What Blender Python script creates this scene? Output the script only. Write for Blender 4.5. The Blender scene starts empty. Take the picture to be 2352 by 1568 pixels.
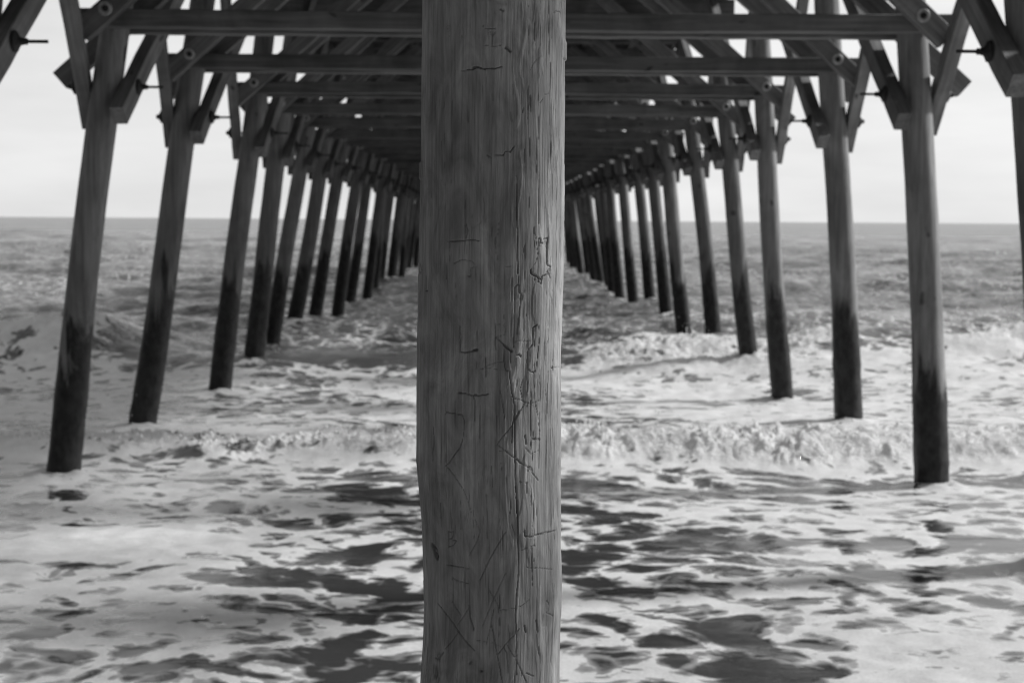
import bpy, math, random
import numpy as np
from mathutils import Vector, Matrix

random.seed(7)
S = bpy.context.scene
COL = S.collection
F = 3267.0            # focal length in photo units (photo read at 2352 px width)
WID, HEI = 2352.0, 1568.0
CAMZ = 2.40           # eye height above the still water

# ------------------------------------------------------------------ camera
cam_d = bpy.data.cameras.new("camera")
cam = bpy.data.objects.new("camera", cam_d)
COL.objects.link(cam)
S.camera = cam
cam_d.sensor_width = 36.0
cam_d.lens = 36.0 * F / WID
cam_d.clip_start = 0.05
cam_d.clip_end = 9000.0
YAW, PITCH, ROLL = math.atan(43 / F), math.atan(279 / F), math.radians(0.39)
fwd = Vector((math.sin(YAW) * math.cos(PITCH), math.cos(YAW) * math.cos(PITCH), -math.sin(PITCH)))
right = fwd.cross(Vector((0, 0, 1))).normalized()
up = right.cross(fwd).normalized()
r2 = right * math.cos(ROLL) + up * math.sin(ROLL)
u2 = up * math.cos(ROLL) - right * math.sin(ROLL)
M = Matrix((r2, u2, -fwd)).transposed().to_4x4()
M.translation = Vector((0, 0, CAMZ))
cam.matrix_world = M
cam_d.dof.use_dof = True
cam_d.dof.focus_distance = 2.68
cam_d.dof.aperture_fstop = 6.3
cam_d.dof.aperture_blades = 8


def ray(u, v):
    return (fwd * F + r2 * (u - WID / 2) - u2 * (v - HEI / 2)).normalized()


def ground(u, v, z=0.0):
    d = ray(u, v)
    t = (z - CAMZ) / d.z
    return d.x * t, d.y * t


# ------------------------------------------------------------------ light
SUN_EL, SUN_AZ = math.radians(37), math.radians(76)    # azimuth from +Y towards +X
w = bpy.data.worlds.new("World")
S.world = w
w.use_nodes = True
nt = w.node_tree
nt.nodes.clear()
N = nt.nodes.new
out = N("ShaderNodeOutputWorld")
bg = N("ShaderNodeBackground")
sky = N("ShaderNodeTexSky")
sky.sky_type = 'NISHITA'
sky.sun_disc = False
sky.sun_elevation = SUN_EL
sky.sun_rotation = SUN_AZ
sky.dust_density = 4.0
sky.air_density = 1.0
sky.ozone_density = 1.0
bw = N("ShaderNodeRGBToBW")
nt.links.new(sky.outputs[0], bw.inputs[0])
tc = N("ShaderNodeTexCoord")
mp = N("ShaderNodeMapping")
mp.inputs['Scale'].default_value = (1.2, 1.2, 7.0)
ns = N("ShaderNodeTexNoise")
ns.inputs['Scale'].default_value = 2.2
ns.inputs['Detail'].default_value = 6.0
ns.inputs['Roughness'].default_value = 0.55
nt.links.new(tc.outputs['Generated'], mp.inputs[0])
nt.links.new(mp.outputs[0], ns.inputs['Vector'])
cl = N("ShaderNodeMapRange")           # thin high cloud, slightly uneven
cl.inputs['From Min'].default_value = 0.3
cl.inputs['From Max'].default_value = 0.7
cl.inputs['To Min'].default_value = 8.9
cl.inputs['To Max'].default_value = 11.7
nt.links.new(ns.outputs[0], cl.inputs['Value'])
mx = N("ShaderNodeMix")
mx.data_type = 'FLOAT'
mx.inputs['Factor'].default_value = 0.82
nt.links.new(bw.outputs[0], mx.inputs[2])
nt.links.new(cl.outputs[0], mx.inputs[3])
# pale sea haze low over the horizon, deeper sky overhead and inland
sx_ = N("ShaderNodeSeparateXYZ")
nt.links.new(tc.outputs['Generated'], sx_.inputs[0])
el_ = N("ShaderNodeMapRange")
el_.interpolation_type = 'SMOOTHSTEP'
for k_, v_ in zip(('From Min', 'From Max', 'To Min', 'To Max'), (0.20, 0.80, 1.0, 0.95)):
    el_.inputs[k_].default_value = v_
nt.links.new(sx_.outputs[2], el_.inputs['Value'])
dt_ = N("ShaderNodeVectorMath")
dt_.operation = 'DOT_PRODUCT'
dt_.inputs[1].default_value = (0.42, 0.9, 0.0)
nt.links.new(tc.outputs['Generated'], dt_.inputs[0])
az_ = N("ShaderNodeMapRange")
az_.interpolation_type = 'SMOOTHSTEP'
for k_, v_ in zip(('From Min', 'From Max', 'To Min', 'To Max'), (-0.50, 1.10, 0.14, 1.03)):
    az_.inputs[k_].default_value = v_
nt.links.new(dt_.outputs['Value'], az_.inputs['Value'])
m1_ = N("ShaderNodeMath")
m1_.operation = 'MULTIPLY'
nt.links.new(el_.outputs[0], m1_.inputs[0])
nt.links.new(az_.outputs[0], m1_.inputs[1])
m2_ = N("ShaderNodeMath")
m2_.operation = 'MULTIPLY'
nt.links.new(m1_.outputs[0], m2_.inputs[0])
nt.links.new(mx.outputs[0], m2_.inputs[1])
nt.links.new(m2_.outputs[0], bg.inputs['Color'])
bg.inputs['Strength'].default_value = 0.086
nt.links.new(bg.outputs[0], out.inputs[0])

sun_d = bpy.data.lights.new("sun", 'SUN')
sun = bpy.data.objects.new("sun", sun_d)
COL.objects.link(sun)
sun_d.energy = 5.0
sun_d.angle = math.radians(7)
sun_d.color = (1, 1, 1)
sdir = Vector((math.sin(SUN_AZ) * math.cos(SUN_EL), math.cos(SUN_AZ) * math.cos(SUN_EL), math.sin(SUN_EL)))
sun.rotation_euler = (-sdir).to_track_quat('-Z', 'Y').to_euler()
sun.location = (20, 10, 30)

S.view_settings.view_transform = 'Standard'
S.view_settings.look = 'None'
S.view_settings.gamma = 1.0
S.cycles.filter_width = 1.1
S.view_settings.exposure = 0.15


# ------------------------------------------------------------------ helpers
def nnoise(x, y, seed=0):
    """2-D gradient noise, about -0.7..0.7"""
    rs = np.random.RandomState(seed + 11)
    p = rs.permutation(1024)
    ang = rs.rand(1024) * 2 * np.pi
    gx, gy = np.cos(ang), np.sin(ang)
    xi = np.floor(x).astype(np.int64)
    yi = np.floor(y).astype(np.int64)
    fx, fy = x - xi, y - yi
    sx = fx * fx * fx * (fx * (fx * 6 - 15) + 10)
    sy = fy * fy * fy * (fy * (fy * 6 - 15) + 10)

    def g(i, j, dx, dy):
        h = p[(p[(xi + i) & 1023] + yi + j) & 1023]
        return gx[h] * dx + gy[h] * dy
    a = g(0, 0, fx, fy)
    b = g(1, 0, fx - 1, fy)
    c = g(0, 1, fx, fy - 1)
    d = g(1, 1, fx - 1, fy - 1)
    return (a + sx * (b - a)) * (1 - sy) + (c + sx * (d - c)) * sy


def fbm(x, y, octs=4, seed=0, gain=0.5):
    s, a, f = 0, 1.0, 1.0
    for o in range(octs):
        s = s + a * nnoise(x * f + 17.3 * o, y * f - 9.1 * o, seed + o * 7)
        a *= gain
        f *= 2.03
    return s


def sstep(a, b, x):
    t = np.clip((x - a) / (b - a), 0, 1)
    return t * t * (3 - 2 * t)


def grid_mesh(name, P, mat, wrap=False, attrs=None, smooth=True, caps=False):
    """P: array rows x cols x 3"""
    R, Cn = P.shape[:2]
    me = bpy.data.meshes.new(name)
    cc = Cn if wrap else Cn - 1
    i = np.arange(R - 1)[:, None] * Cn
    j = np.arange(cc)[None, :]
    j2 = (j + 1) % Cn
    q = np.stack([i + j, i + j2, i + Cn + j2, i + Cn + j], -1).reshape(-1, 4)
    nf = len(q)
    me.vertices.add(R * Cn)
    me.vertices.foreach_set("co", P.reshape(-1).astype(np.float32))
    extra = 2 if caps else 0
    me.loops.add(nf * 4 + (2 * Cn if caps else 0))
    me.polygons.add(nf + extra)
    li = q.reshape(-1)
    st = np.arange(nf) * 4
    tot = np.full(nf, 4)
    if caps:
        li = np.concatenate([li, np.arange(Cn)[::-1], (R - 1) * Cn + np.arange(Cn)])
        st = np.concatenate([st, [nf * 4, nf * 4 + Cn]])
        tot = np.concatenate([tot, [Cn, Cn]])
    me.loops.foreach_set("vertex_index", li.astype(np.int32))
    me.polygons.foreach_set("loop_start", st.astype(np.int32))
    me.polygons.foreach_set("loop_total", tot.astype(np.int32))
    sm = np.full(nf + extra, smooth)
    if caps:
        sm[-2:] = False
    me.polygons.foreach_set("use_smooth", sm)
    me.update(calc_edges=True)
    for k, a in (attrs or {}).items():
        at = me.attributes.new(k, 'FLOAT', 'POINT')
        at.data.foreach_set("value", a.reshape(-1).astype(np.float32))
    me.materials.append(mat)
    return me


def link(name, me, parent=None, **props):
    o = bpy.data.objects.new(name, me)
    COL.objects.link(o)
    if parent:
        o.parent = parent
    for k, v in props.items():
        o[k] = v
    return o


class Nodes:
    def __init__(self, name):
        self.m = bpy.data.materials.new(name)
        self.m.use_nodes = True
        self.t = self.m.node_tree
        self.t.nodes.clear()
        self.out = self.t.nodes.new("ShaderNodeOutputMaterial")
        self.tc = self.t.nodes.new("ShaderNodeTexCoord")
        self.geo = self.t.nodes.new("ShaderNodeNewGeometry")

    def n(self, kind, **kw):
        nd = self.t.nodes.new(kind)
        for k, v in kw.items():
            setattr(nd, k, v)
        return nd

    def l(self, a, b):
        self.t.links.new(a, b)

    def noise(self, vec, scale, sc=(1, 1, 1), detail=4, rough=0.55, dist=0.0, loc=(0, 0, 0)):
        mpn = self.n("ShaderNodeMapping")
        mpn.inputs['Scale'].default_value = sc
        mpn.inputs['Location'].default_value = loc
        self.l(vec, mpn.inputs[0])
        q = self.n("ShaderNodeTexNoise")
        q.inputs['Scale'].default_value = scale
        q.inputs['Detail'].default_value = detail
        q.inputs['Roughness'].default_value = rough
        q.inputs['Distortion'].default_value = dist
        self.l(mpn.outputs[0], q.inputs['Vector'])
        return q.outputs[0]

    def rng(self, v, a, b, c, d, smooth=False):
        q = self.n("ShaderNodeMapRange")
        if smooth:
            q.interpolation_type = 'SMOOTHSTEP'
        for k, x in zip(('From Min', 'From Max', 'To Min', 'To Max'), (a, b, c, d)):
            q.inputs[k].default_value = x
        self.l(v, q.inputs['Value'])
        return q.outputs[0]

    def math(self, op, a, b=None, clamp=False):
        q = self.n("ShaderNodeMath", operation=op)
        q.use_clamp = clamp
        for i, x in enumerate((a, b)):
            if x is None:
                continue
            if isinstance(x, (int, float)):
                q.inputs[i].default_value = x
            else:
                self.l(x, q.inputs[i])
        return q.outputs[0]

    def mixf(self, f, a, b):
        q = self.n("ShaderNodeMix")
        q.data_type = 'FLOAT'
        for i, x in ((0, f), (2, a), (3, b)):
            if isinstance(x, (int, float)):
                q.inputs[i].default_value = x
            else:
                self.l(x, q.inputs[i])
        return q.outputs[0]

    def attr(self, name):
        q = self.n("ShaderNodeAttribute", attribute_name=name)
        return q.outputs['Fac']

    def bump(self, h, strength, dist, normal=None):
        q = self.n("ShaderNodeBump")
        q.inputs['Strength'].default_value = strength
        q.inputs['Distance'].default_value = dist
        self.l(h, q.inputs['Height'])
        if normal is not None:
            self.l(normal, q.inputs['Normal'])
        return q.outputs[0]

    def principled(self, col, rough, normal=None, metallic=0.0, spec=0.5):
        b = self.n("ShaderNodeBsdfPrincipled")
        for k, x in (('Base Color', col), ('Roughness', rough), ('Metallic', metallic), ('Specular IOR Level', spec)):
            if isinstance(x, (int, float)):
                b.inputs[k].default_value = (x, x, x, 1) if k == 'Base Color' else x
            else:
                self.l(x, b.inputs[k])
        if normal is not None:
            self.l(normal, b.inputs['Normal'])
        return b


# ------------------------------------------------------------------ materials
def wood_material(name, base, along, wet=False, contrast=1.0):
    """grey weathered timber; grain runs along local axis `along` (object space)"""
    k = Nodes(name)
    v = k.tc.outputs['Object']
    st = [22, 22, 22]
    st['xyz'.index(along)] = 1.1
    oi = k.n("ShaderNodeObjectInfo")
    av = k.n("ShaderNodeVectorMath", operation='ADD')
    sc = k.n("ShaderNodeVectorMath", operation='SCALE')
    sc.inputs[0].default_value = (13.1, 7.7, 5.3)
    k.l(oi.outputs['Random'], sc.inputs['Scale'])
    k.l(v, av.inputs[0])
    k.l(sc.outputs[0], av.inputs[1])
    vv = av.outputs[0]
    g = k.noise(vv, 1.0, st, 6, 0.65, 0.4)
    blot = k.noise(vv, 1.7, (1, 1, 0.6), 4, 0.6, 0.8)
    c = k.math('MULTIPLY', k.rng(g, 0.3, 0.72, base * (1 - 0.42 * contrast), base * (1 + 0.4 * contrast)),
               k.rng(blot, 0.3, 0.7, 0.68, 1.28))
    c = k.math('MULTIPLY', c, k.rng(oi.outputs['Random'], 0, 1, 0.8, 1.2))
    st2 = [4.5, 4.5, 4.5]
    st2['xyz'.index(along)] = 2.6
    kn = k.noise(vv, 1.6, st2, 1, 0.4, 0.2)
    c = k.math('MULTIPLY', c, k.rng(kn, 0.73, 0.78, 1.0, 0.35))
    rough = 0.82
    if wet:
        sep = k.n("ShaderNodeSeparateXYZ")
        k.l(k.geo.outputs['Position'], sep.inputs[0])
        tongue = k.noise(vv, 1.0, (5.5, 5.5, 0.9), 5, 0.65, 0.6)
        h = k.math('ADD', sep.outputs[2], k.rng(tongue, 0.2, 0.8, 0.75, -0.75))
        dist_rise = k.rng(sep.outputs[1], 12, 45, 0.0, 0.35)
        h = k.math('SUBTRACT', h, dist_rise)
        h = k.math('ADD', h, k.rng(oi.outputs['Random'], 0, 1, -0.22, 0.22))
        wetf = k.rng(h, 1.24, 1.56, 1.0, 0.0, True)
        barn = k.noise(vv, 14, (1, 1, 0.55), 4, 0.7)
        wc = k.rng(barn, 0.35, 0.72, 0.008, 0.05)
        c = k.mixf(wetf, c, wc)
        rough = k.mixf(wetf, 0.82, 0.5)
    nb = k.bump(g, 0.5, 0.006)
    nb = k.bump(k.noise(vv, 30, (1, 1, 1), 3, 0.6), 0.25, 0.004, nb)
    b = k.principled(c, rough, nb, spec=0.3)
    k.l(b.outputs[0], k.out.inputs[0])
    return k.m


M_PILE = wood_material("pile_wood", 0.18, 'z', wet=True)
M_TIMBER = wood_material("timber_wood", 0.13, 'x')
M_BRACE = wood_material("brace_wood", 0.16, 'x')
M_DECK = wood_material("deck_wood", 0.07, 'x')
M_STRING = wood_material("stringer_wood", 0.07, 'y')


def metal_material(name, base, rough):
    k = Nodes(name)
    n_ = k.noise(k.tc.outputs['Object'], 30, (1, 1, 1), 4, 0.6)
    b = k.principled(k.rng(n_, 0.3, 0.7, base * 0.6, base * 1.4), rough, k.bump(n_, 0.4, 0.002), metallic=0.4)
    k.l(b.outputs[0], k.out.inputs[0])
    return k.m


M_IRON = metal_material("rusted_iron", 0.035, 0.75)
M_GALV = metal_material("galvanised_steel", 0.42, 0.5)


def front_pile_material():
    k = Nodes("carved_pile_wood")
    v = k.tc.outputs['Object']
    wv = k.noise(v, 3.0, (1, 1, 0.5), 3, 0.5)
    # grain follows the fibres with a slow sideways drift
    fine = k.noise(v, 1.0, (170, 170, 4.5), 5, 0.7, 0.3)
    mid = k.noise(v, 1.0, (42, 42, 1.9), 5, 0.62, 0.8)
    blot = k.noise(v, 1.0, (17, 17, 6.5), 6, 0.62, 1.6)
    big = k.noise(v, 1.0, (4, 4, 1.6), 4, 0.6, 1.0)
    c = k.rng(fine, 0.3, 0.72, 0.225, 0.355)
    c = k.math('MULTIPLY', c, k.rng(mid, 0.3, 0.7, 0.84, 1.12))
    c = k.math('MULTIPLY', c, k.rng(blot, 0.32, 0.68, 0.68, 1.25))
    c = k.math('MULTIPLY', c, k.rng(big, 0.35, 0.65, 0.86, 1.12))
    fl = k.noise(v, 1.0, (330, 330, 9), 2, 0.5)
    c = k.math('MULTIPLY', c, k.rng(fl, 0.62, 0.70, 1.0, 0.62))
    c = k.math('MULTIPLY', c, k.rng(k.attr("tone"), 0, 1, 0.74, 1.26))
    c = k.math('MULTIPLY', c, k.rng(k.attr("dirt_shade"), 0, 1, 1.0, 0.16))  # dirt and stains, plus groove shade painted into the wood colour
    nb = k.bump(fine, 0.8, 0.0026)
    nb = k.bump(mid, 0.4, 0.004, nb)
    nb = k.bump(k.noise(v, 300, (1, 1, 0.3), 2, 0.5), 0.3, 0.0008, nb)
    b = k.principled(c, 0.78, nb, spec=0.28)
    k.l(b.outputs[0], k.out.inputs[0])
    return k.m


M_FRONT = front_pile_material()


def water_material():
    k = Nodes("sea_water_and_foam")
    pos = k.geo.outputs['Position']
    foam = k.attr("foam")
    turb = k.attr("turb")
    n1 = k.noise(pos, 1.0, (2.6, 3.2, 2.0), 6, 0.62, 0.9)
    n2 = k.noise(pos, 1.0, (13, 19, 9), 4, 0.65, 0.6)
    f = k.math('ADD', foam, k.rng(n1, 0.25, 0.75, -0.15, 0.15))
    f = k.math('ADD', f, k.rng(n2, 0.25, 0.75, -0.11, 0.11))
    wv = k.n("ShaderNodeVectorMath", operation='MULTIPLY_ADD')
    nv = k.n("ShaderNodeTexNoise")
    nv.inputs['Scale'].default_value = 1.1
    nv.inputs['Detail'].default_value = 3.0
    k.l(pos, nv.inputs['Vector'])
    k.l(nv.outputs['Color'], wv.inputs[0])
    wv.inputs[1].default_value = (0.9, 0.9, 0.0)
    k.l(pos, wv.inputs[2])
    cells = []
    for sc3, amp in (((2.1, 2.7, 1.0), 0.27), ((6.5, 8.5, 1.0), 0.12)):
        mpv = k.n("ShaderNodeMapping")
        mpv.inputs['Scale'].default_value = sc3
        k.l(wv.outputs[0], mpv.inputs[0])
        vo = k.n("ShaderNodeTexVoronoi", feature='DISTANCE_TO_EDGE')
        vo.voronoi_dimensions = '2D'
        vo.inputs['Scale'].default_value = 1.0
        k.l(mpv.outputs[0], vo.inputs['Vector'])
        f = k.math('ADD', f, k.rng(vo.outputs['Distance'], 0.02, 0.32, amp, -amp))
    fm = k.rng(f, 0.45, 0.55, 0.0, 1.0, True)
    veil = k.rng(f, 0.10, 0.5, 0.0, 1.0, True)      # thin film of bubbles round the foam
    grain = k.noise(pos, 1.0, (40, 55, 40), 4, 0.7)
    fc = k.rng(grain, 0.3, 0.7, 0.74, 0.92)
    fc = k.math('MULTIPLY', fc, k.rng(n1, 0.3, 0.7, 0.80, 1.06))
    murk = k.noise(pos, 0.5, (1, 1, 1), 3, 0.5)
    sp_ = k.n("ShaderNodeSeparateXYZ")
    k.l(pos, sp_.inputs[0])
    silt_sheen = k.rng(sp_.outputs[1], 14, 26, 1.0, 2.8)      # paler beyond the first breaker: churned-up sand plus sky sheen put into the colour
    wc = k.math('MULTIPLY', k.rng(murk, 0.3, 0.7, 0.03, 0.05), silt_sheen)
    wc = k.mixf(k.math('MULTIPLY', veil, 0.65), wc, 0.42)
    rip = k.noise(pos, 1.0, (3.2, 7.5, 3), 6, 0.68, 0.5)
    rip3 = k.noise(pos, 1.0, (0.55, 0.75, 1), 6, 0.68, 0.7)
    rip2 = k.noise(pos, 1.0, (11, 24, 9), 3, 0.6, 0.3)
    cal = k.attr("chop")
    rr = k.math('MULTIPLY', rip, cal)
    nb = k.bump(rr, 1.0, 0.06)
    nb = k.bump(k.math('MULTIPLY', rip3, k.rng(sp_.outputs[1], 18, 40, 0.0, 1.0)), 1.0, 0.34, nb)
    nb = k.bump(k.math('MULTIPLY', rip2, cal), 0.7, 0.012, nb)
    fb = k.bump(grain, 0.6, 0.008)
    fb = k.bump(k.math('MULTIPLY', n2, turb), 1.0, 0.05, fb)
    wr = k.rng(sp_.outputs[1], 25, 300, 0.06, 0.3)       # unresolved wavelets far out
    wb = k.principled(wc, wr, nb, spec=0.5)
    wb.inputs['IOR'].default_value = 1.33
    fo = k.principled(fc, 0.75, fb, spec=0.2)
    tr = k.n("ShaderNodeBsdfTranslucent")
    k.l(fc, tr.inputs['Color'])
    k.l(fb, tr.inputs['Normal'])
    fmix = k.n("ShaderNodeMixShader")                    # froth lets light through
    fmix.inputs[0].default_value = 0.4
    k.l(fo.outputs[0], fmix.inputs[1])
    k.l(tr.outputs[0], fmix.inputs[2])
    mixs = k.n("ShaderNodeMixShader")
    k.l(fm, mixs.inputs[0])
    k.l(wb.outputs[0], mixs.inputs[1])
    k.l(fmix.outputs[0], mixs.inputs[2])
    k.l(mixs.outputs[0], k.out.inputs[0])
    return k.m


M_WATER = water_material()


def sand_material():
    k = Nodes("beach_sand")
    pos = k.geo.outputs['Position']
    a = k.noise(pos, 2.0, (1, 1, 1), 6, 0.65)
    g = k.noise(pos, 60, (1, 1, 1), 3, 0.6)
    c = k.math('MULTIPLY', k.rng(a, 0.3, 0.7, 0.24, 0.36), k.rng(g, 0.3, 0.7, 0.85, 1.15))
    b = k.principled(c, 0.9, k.bump(a, 0.6, 0.05))
    k.l(b.outputs[0], k.out.inputs[0])
    return k.m


M_SAND = sand_material()

# pier layout (needed by the foam round the pile feet)
D1, SP = 13.0, 3.35
K0, K1 = -4, 20 #                                  # bents, nearest one just outside the frame
bent_y = {k: D1 + SP * (k - 1) for k in range(K0, K1)}
ZR = CAMZ                                 # heights below are metres above the water
# base / head x of the piles, read off the photo for the near bents
LB = {0: 3.95, 1: 3.97, 2: 4.06, 3: 3.80, 4: 3.92, 5: 4.14, 6: 4.20, 7: 4.20, 8: 4.00, 9: 4.05, 10: 3.86}
LT = {0: 3.42, 1: 3.43, 2: 3.42, 3: 3.27, 4: 3.40, 5: 3.45, 6: 3.50, 7: 3.48, 8: 3.4, 9: 3.42, 10: 3.3}
RB = {0: 3.94, 1: 4.08, 2: 4.15, 3: 4.03, 4: 4.20, 5: 4.15, 6: 4.02, 7: 4.08, 8: 4.08, 9: 3.95, 10: 3.82}
RT = {0: 3.56, 1: 3.78, 2: 3.84, 3: 3.69, 4: 3.70, 5: 3.65, 6: 3.54, 7: 3.58, 8: 3.6, 9: 3.5, 10: 3.45}
ZT = 4.0                                  # height at which the T values were read


_r = random.Random(31)
BASE_X = {(k, sg): sg * (LB if sg < 0 else RB).get(k, 3.95 + _r.uniform(-0.12, 0.12)) for k in range(K0, K1) for sg in (-1, 1)}
PILE_BASE = [(BASE_X[(k, sg)], bent_y[k]) for k in range(K0, K1) for sg in (-1, 1)]

# ------------------------------------------------------------------ water
cols = 940
tn = np.linspace(-0.62, 0.62, cols)
rows = [2.2]
while rows[-1] < 6.5:
    rows.append(rows[-1] * 1.012)
while rows[-1] < 30:
    rows.append(rows[-1] * 1.0027)
while rows[-1] < 220:
    rows.append(rows[-1] * (1.003 if rows[-1] < 120 else 1.006))
while rows[-1] < 7500:
    rows.append(rows[-1] * 1.02)
yy = np.array(rows)
Y = np.repeat(yy[:, None], cols, 1)
X = Y * tn[None, :] + np.sign(tn)[None, :] * (np.abs(tn)[None, :] / 0.62) ** 3 * 6.0
spacing = np.gradient(yy)[:, None]

# open-water chop: many small wave trains running to the beach
rs = np.random.RandomState(4)
H = np.zeros_like(X)
for i in range(90):
    lam = 0.35 * (22 / 0.35) ** rs.rand()
    ang = rs.normal(0, 0.8)
    kx, ky = math.sin(ang) * 2 * math.pi / lam, -math.cos(ang) * 2 * math.pi / lam
    amp = 0.0072 * lam ** 0.8 / (1 + (lam / 9) ** 2) ** 0.5
    fade = sstep(2.2, 5.0, lam / spacing)
    ph = rs.rand() * 6.28
    s_ = np.sin(kx * X + ky * Y + ph + 1.3 * nnoise(X * 0.11 / max(lam, 1) ** 0.5, Y * 0.11 / max(lam, 1) ** 0.5, i))
    H += amp * fade * (s_ + 0.25 * np.cos(2 * (kx * X + ky * Y + ph)))
seaw = sstep(15, 30, Y)
H *= 0.10 + 0.12 * sstep(11, 15, Y) + 0.78 * seaw

wob = lambda sc, seed, a: a * fbm(X * sc, Y * 0.0 + seed * 3.7, 3, seed)


def breaker(yc, height, front, back, lift=1.0):
    """crest with a steep side towards the beach (towards the camera)"""
    t = Y - yc
    return height * np.where(t < 0, np.exp(-(t / front) ** 2 * 1.2), np.exp(-np.abs(t / back) ** 1.4))


# first breaker: a low broken bore running past the nearest bent
y1 = wob(0.16, 2, 0.7) + 0.13 * nnoise(X * 1.3, X * 0, 5)
y1 = y1 - np.mean(y1[0, cols // 3:-cols // 3]) + 14.2
a1 = 0.15 + 0.11 * sstep(-3.5, 1.0, X) + 0.12 * nnoise(X * 0.6, X * 0, 8) + 0.05 * nnoise(X * 1.9, X * 0, 9)
b1 = breaker(y1, a1, 0.42, 1.9)
# second breaker: higher, broken on the right and at the far left
y2 = 24.4 + wob(0.09, 12, 0.5)
y2 = 24.1 + 0.22 * np.sin(X * 0.8 + 1) + 0.10 * np.sin(X * 2.1)
a2 = 0.06 + 0.20 * sstep(0.3, 2.6, X) + 0.24 * sstep(4.2, 6.5, X) + 0.50 * sstep(-5.6, -7.0, X) + 0.05 * nnoise(X * 0.5, X * 0, 18)
b2 = breaker(y2, a2, 1.25, 2.6)
# swells behind
sw = 0.0
for yc, hh, wd, sd in ((30.4, 0.34, 1.6, 21), (38, 0.16, 1.5, 23), (50, 0.20, 2.0, 25), (64, 0.24, 2.6, 27), (83, 0.3, 3.4, 29), (110, 0.35, 4, 31), (150, 0.45, 6, 33), (200, .5, 8, 35)):
    yc_ = yc + wob(0.05, sd, 1.2 if yc < 32 else 3.0)
    am = hh * (0.72 + 0.6 * nnoise(X * 0.07, X * 0 + sd, sd))
    sw = sw + am * np.exp(-((Y - yc_) / wd) ** 2)
H += b1 + b2 + sw

# foam cover (0 none .. 1 thick)
brk2 = sstep(0.6, 2.2, X + 0.6 * nnoise(Y, X * 0.8, 3)) * (1 - 0.75 * np.exp(-((X - 6.6) / 1.25) ** 2))
brk2 = np.maximum(brk2, sstep(-5.9, -6.8, X))
wx = X + 0.8 * fbm(X * 0.7, Y * 0.9, 2, 41)
wy = Y + 0.55 * fbm(X * 0.7 + 9, Y * 0.9 + 4, 2, 42)
vein = 1 - np.abs(nnoise(wx * 1.15, wy * 1.9, 43)) * 3.6            # connected bands of foam
vein2 = 1 - np.abs(nnoise(wx * 2.7 + 5, wy * 4.6, 44)) * 3.6
lace = np.maximum(vein, 0.75 * vein2)
blobf = fbm(wx * 0.5, wy * 0.75, 3, 45)
lace3 = np.clip(1 - np.abs(nnoise(wx * 1.0, wy * 1.4, 46)) * 5.5, -0.4, 1)
lace3 = np.maximum(lace3, np.clip(1 - np.abs(nnoise(wx * 2.1 + 3, wy * 2.9, 47)) * 5.5, -0.4, 1) * 0.9)
holes = 1.3 * nnoise(wx * 3.6, wy * 5.0, 48) * sstep(-0.05, 0.35, nnoise(wx * 0.7, wy * 1.1, 49) + 0.1)
near = 0.37 + 0.06 * sstep(1, 3, X) + 0.30 * lace3 + 0.45 * blobf - 0.3 * np.clip(holes, 0, 1) - 0.35 * np.exp(-((Y - y1 + 1.25) / 0.45) ** 2)
left = sstep(-0.6, -3.2, X)
near = near * (1 - 0.75 * left) + (0.70 + 0.14 * lace3 + 0.50 * blobf - 1.9 * np.clip(holes, 0, 1)) * 0.75 * left
# quiet dark pools and clear patches between the foam, some standing in for pile reflections (metres, read off the photo)
pools = [(150, 1142, 50, 9), (150, 1165, 55, 10), (150, 1190, 45, 7), (2150, 1165, 40, 8), (2150, 1200, 45, 8), (2150, 1240, 75, 34), (2140, 1320, 80, 26), (330, 1330, 50, 9), (470, 1120, 70, 6), (1010, 1180, 60, 8), (880, 1450, 60, 10), (480, 1450, 40, 8), (350, 1500, 60, 9),  # leading ones draw the nearest piles' reflections as foam-free water
         (640, 1300, 75, 16), (860, 1280, 110, 16), (740, 1325, 150, 17), (760, 1395, 120, 22), (900, 1335, 70, 17),
         (790, 1490, 95, 26), (830, 1135, 150, 13), (560, 1165, 65, 13), (640, 1210, 50, 8), (370, 1300, 38, 15),
         (180, 1312, 90, 12), (150, 1400, 70, 10), (600, 1335, 50, 12), (830, 1545, 90, 20), (450, 1545, 180, 18), (60, 1310, 60, 9),
         (1340, 1130, 60, 14), (1360, 1185, 90, 7), (1400, 1290, 110, 22), (1340, 1370, 60, 22), (1430, 1395, 90, 13),
         (1340, 1440, 90, 16), (1380, 1485, 120, 18), (1350, 1225, 50, 10), (1700, 1245, 90, 18), (1560, 1230, 60, 20),
         (1930, 1240, 75, 22), (2140, 1250, 90, 30), (2130, 1325, 80, 22), (1730, 1480, 130, 40), (1560, 1350, 60, 9),
         (1790, 1545, 190, 18), (2000, 1400, 70, 8), (2290, 1250, 90, 20), (2330, 1400, 60, 25), (1960, 1480, 110, 14),
         (1480, 1185, 60, 6), (1750, 1150, 70, 5), (1240, 1120, 90, 12)]
pool = np.zeros_like(X)
for (u, v, ru, rv) in pools:
    gx_, gy_ = ground(u, v)
    rx, ry = ru * gy_ / F, rv * gy_ * gy_ / (CAMZ * F)
    e = ((wx - gx_) / rx) ** 2 + ((wy - gy_) / ry) ** 2
    sel = e < 6
    pool[sel] = np.maximum(pool[sel], np.exp(-e[sel] * 1.1))
near = near - 1.1 * pool
mid = 0.50 + 0.20 * lace3 + 0.65 * blobf - 1.2 * np.clip(holes, 0, 1) + 0.12 * sstep(-1, 3, X)
far = 0.06 + 0.26 * fbm(X * 0.22, Y * 0.12, 3, 51) + 0.10 * vein2 * sstep(40, 26, Y)
rag = 0.45 * fbm(X * 1.4, Y * 1.4, 4, 52, 0.6)
t1 = sstep(-0.3, 0.15, Y + rag - (y1 - 0.5))
foam = near * (1 - t1) + mid * t1
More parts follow.
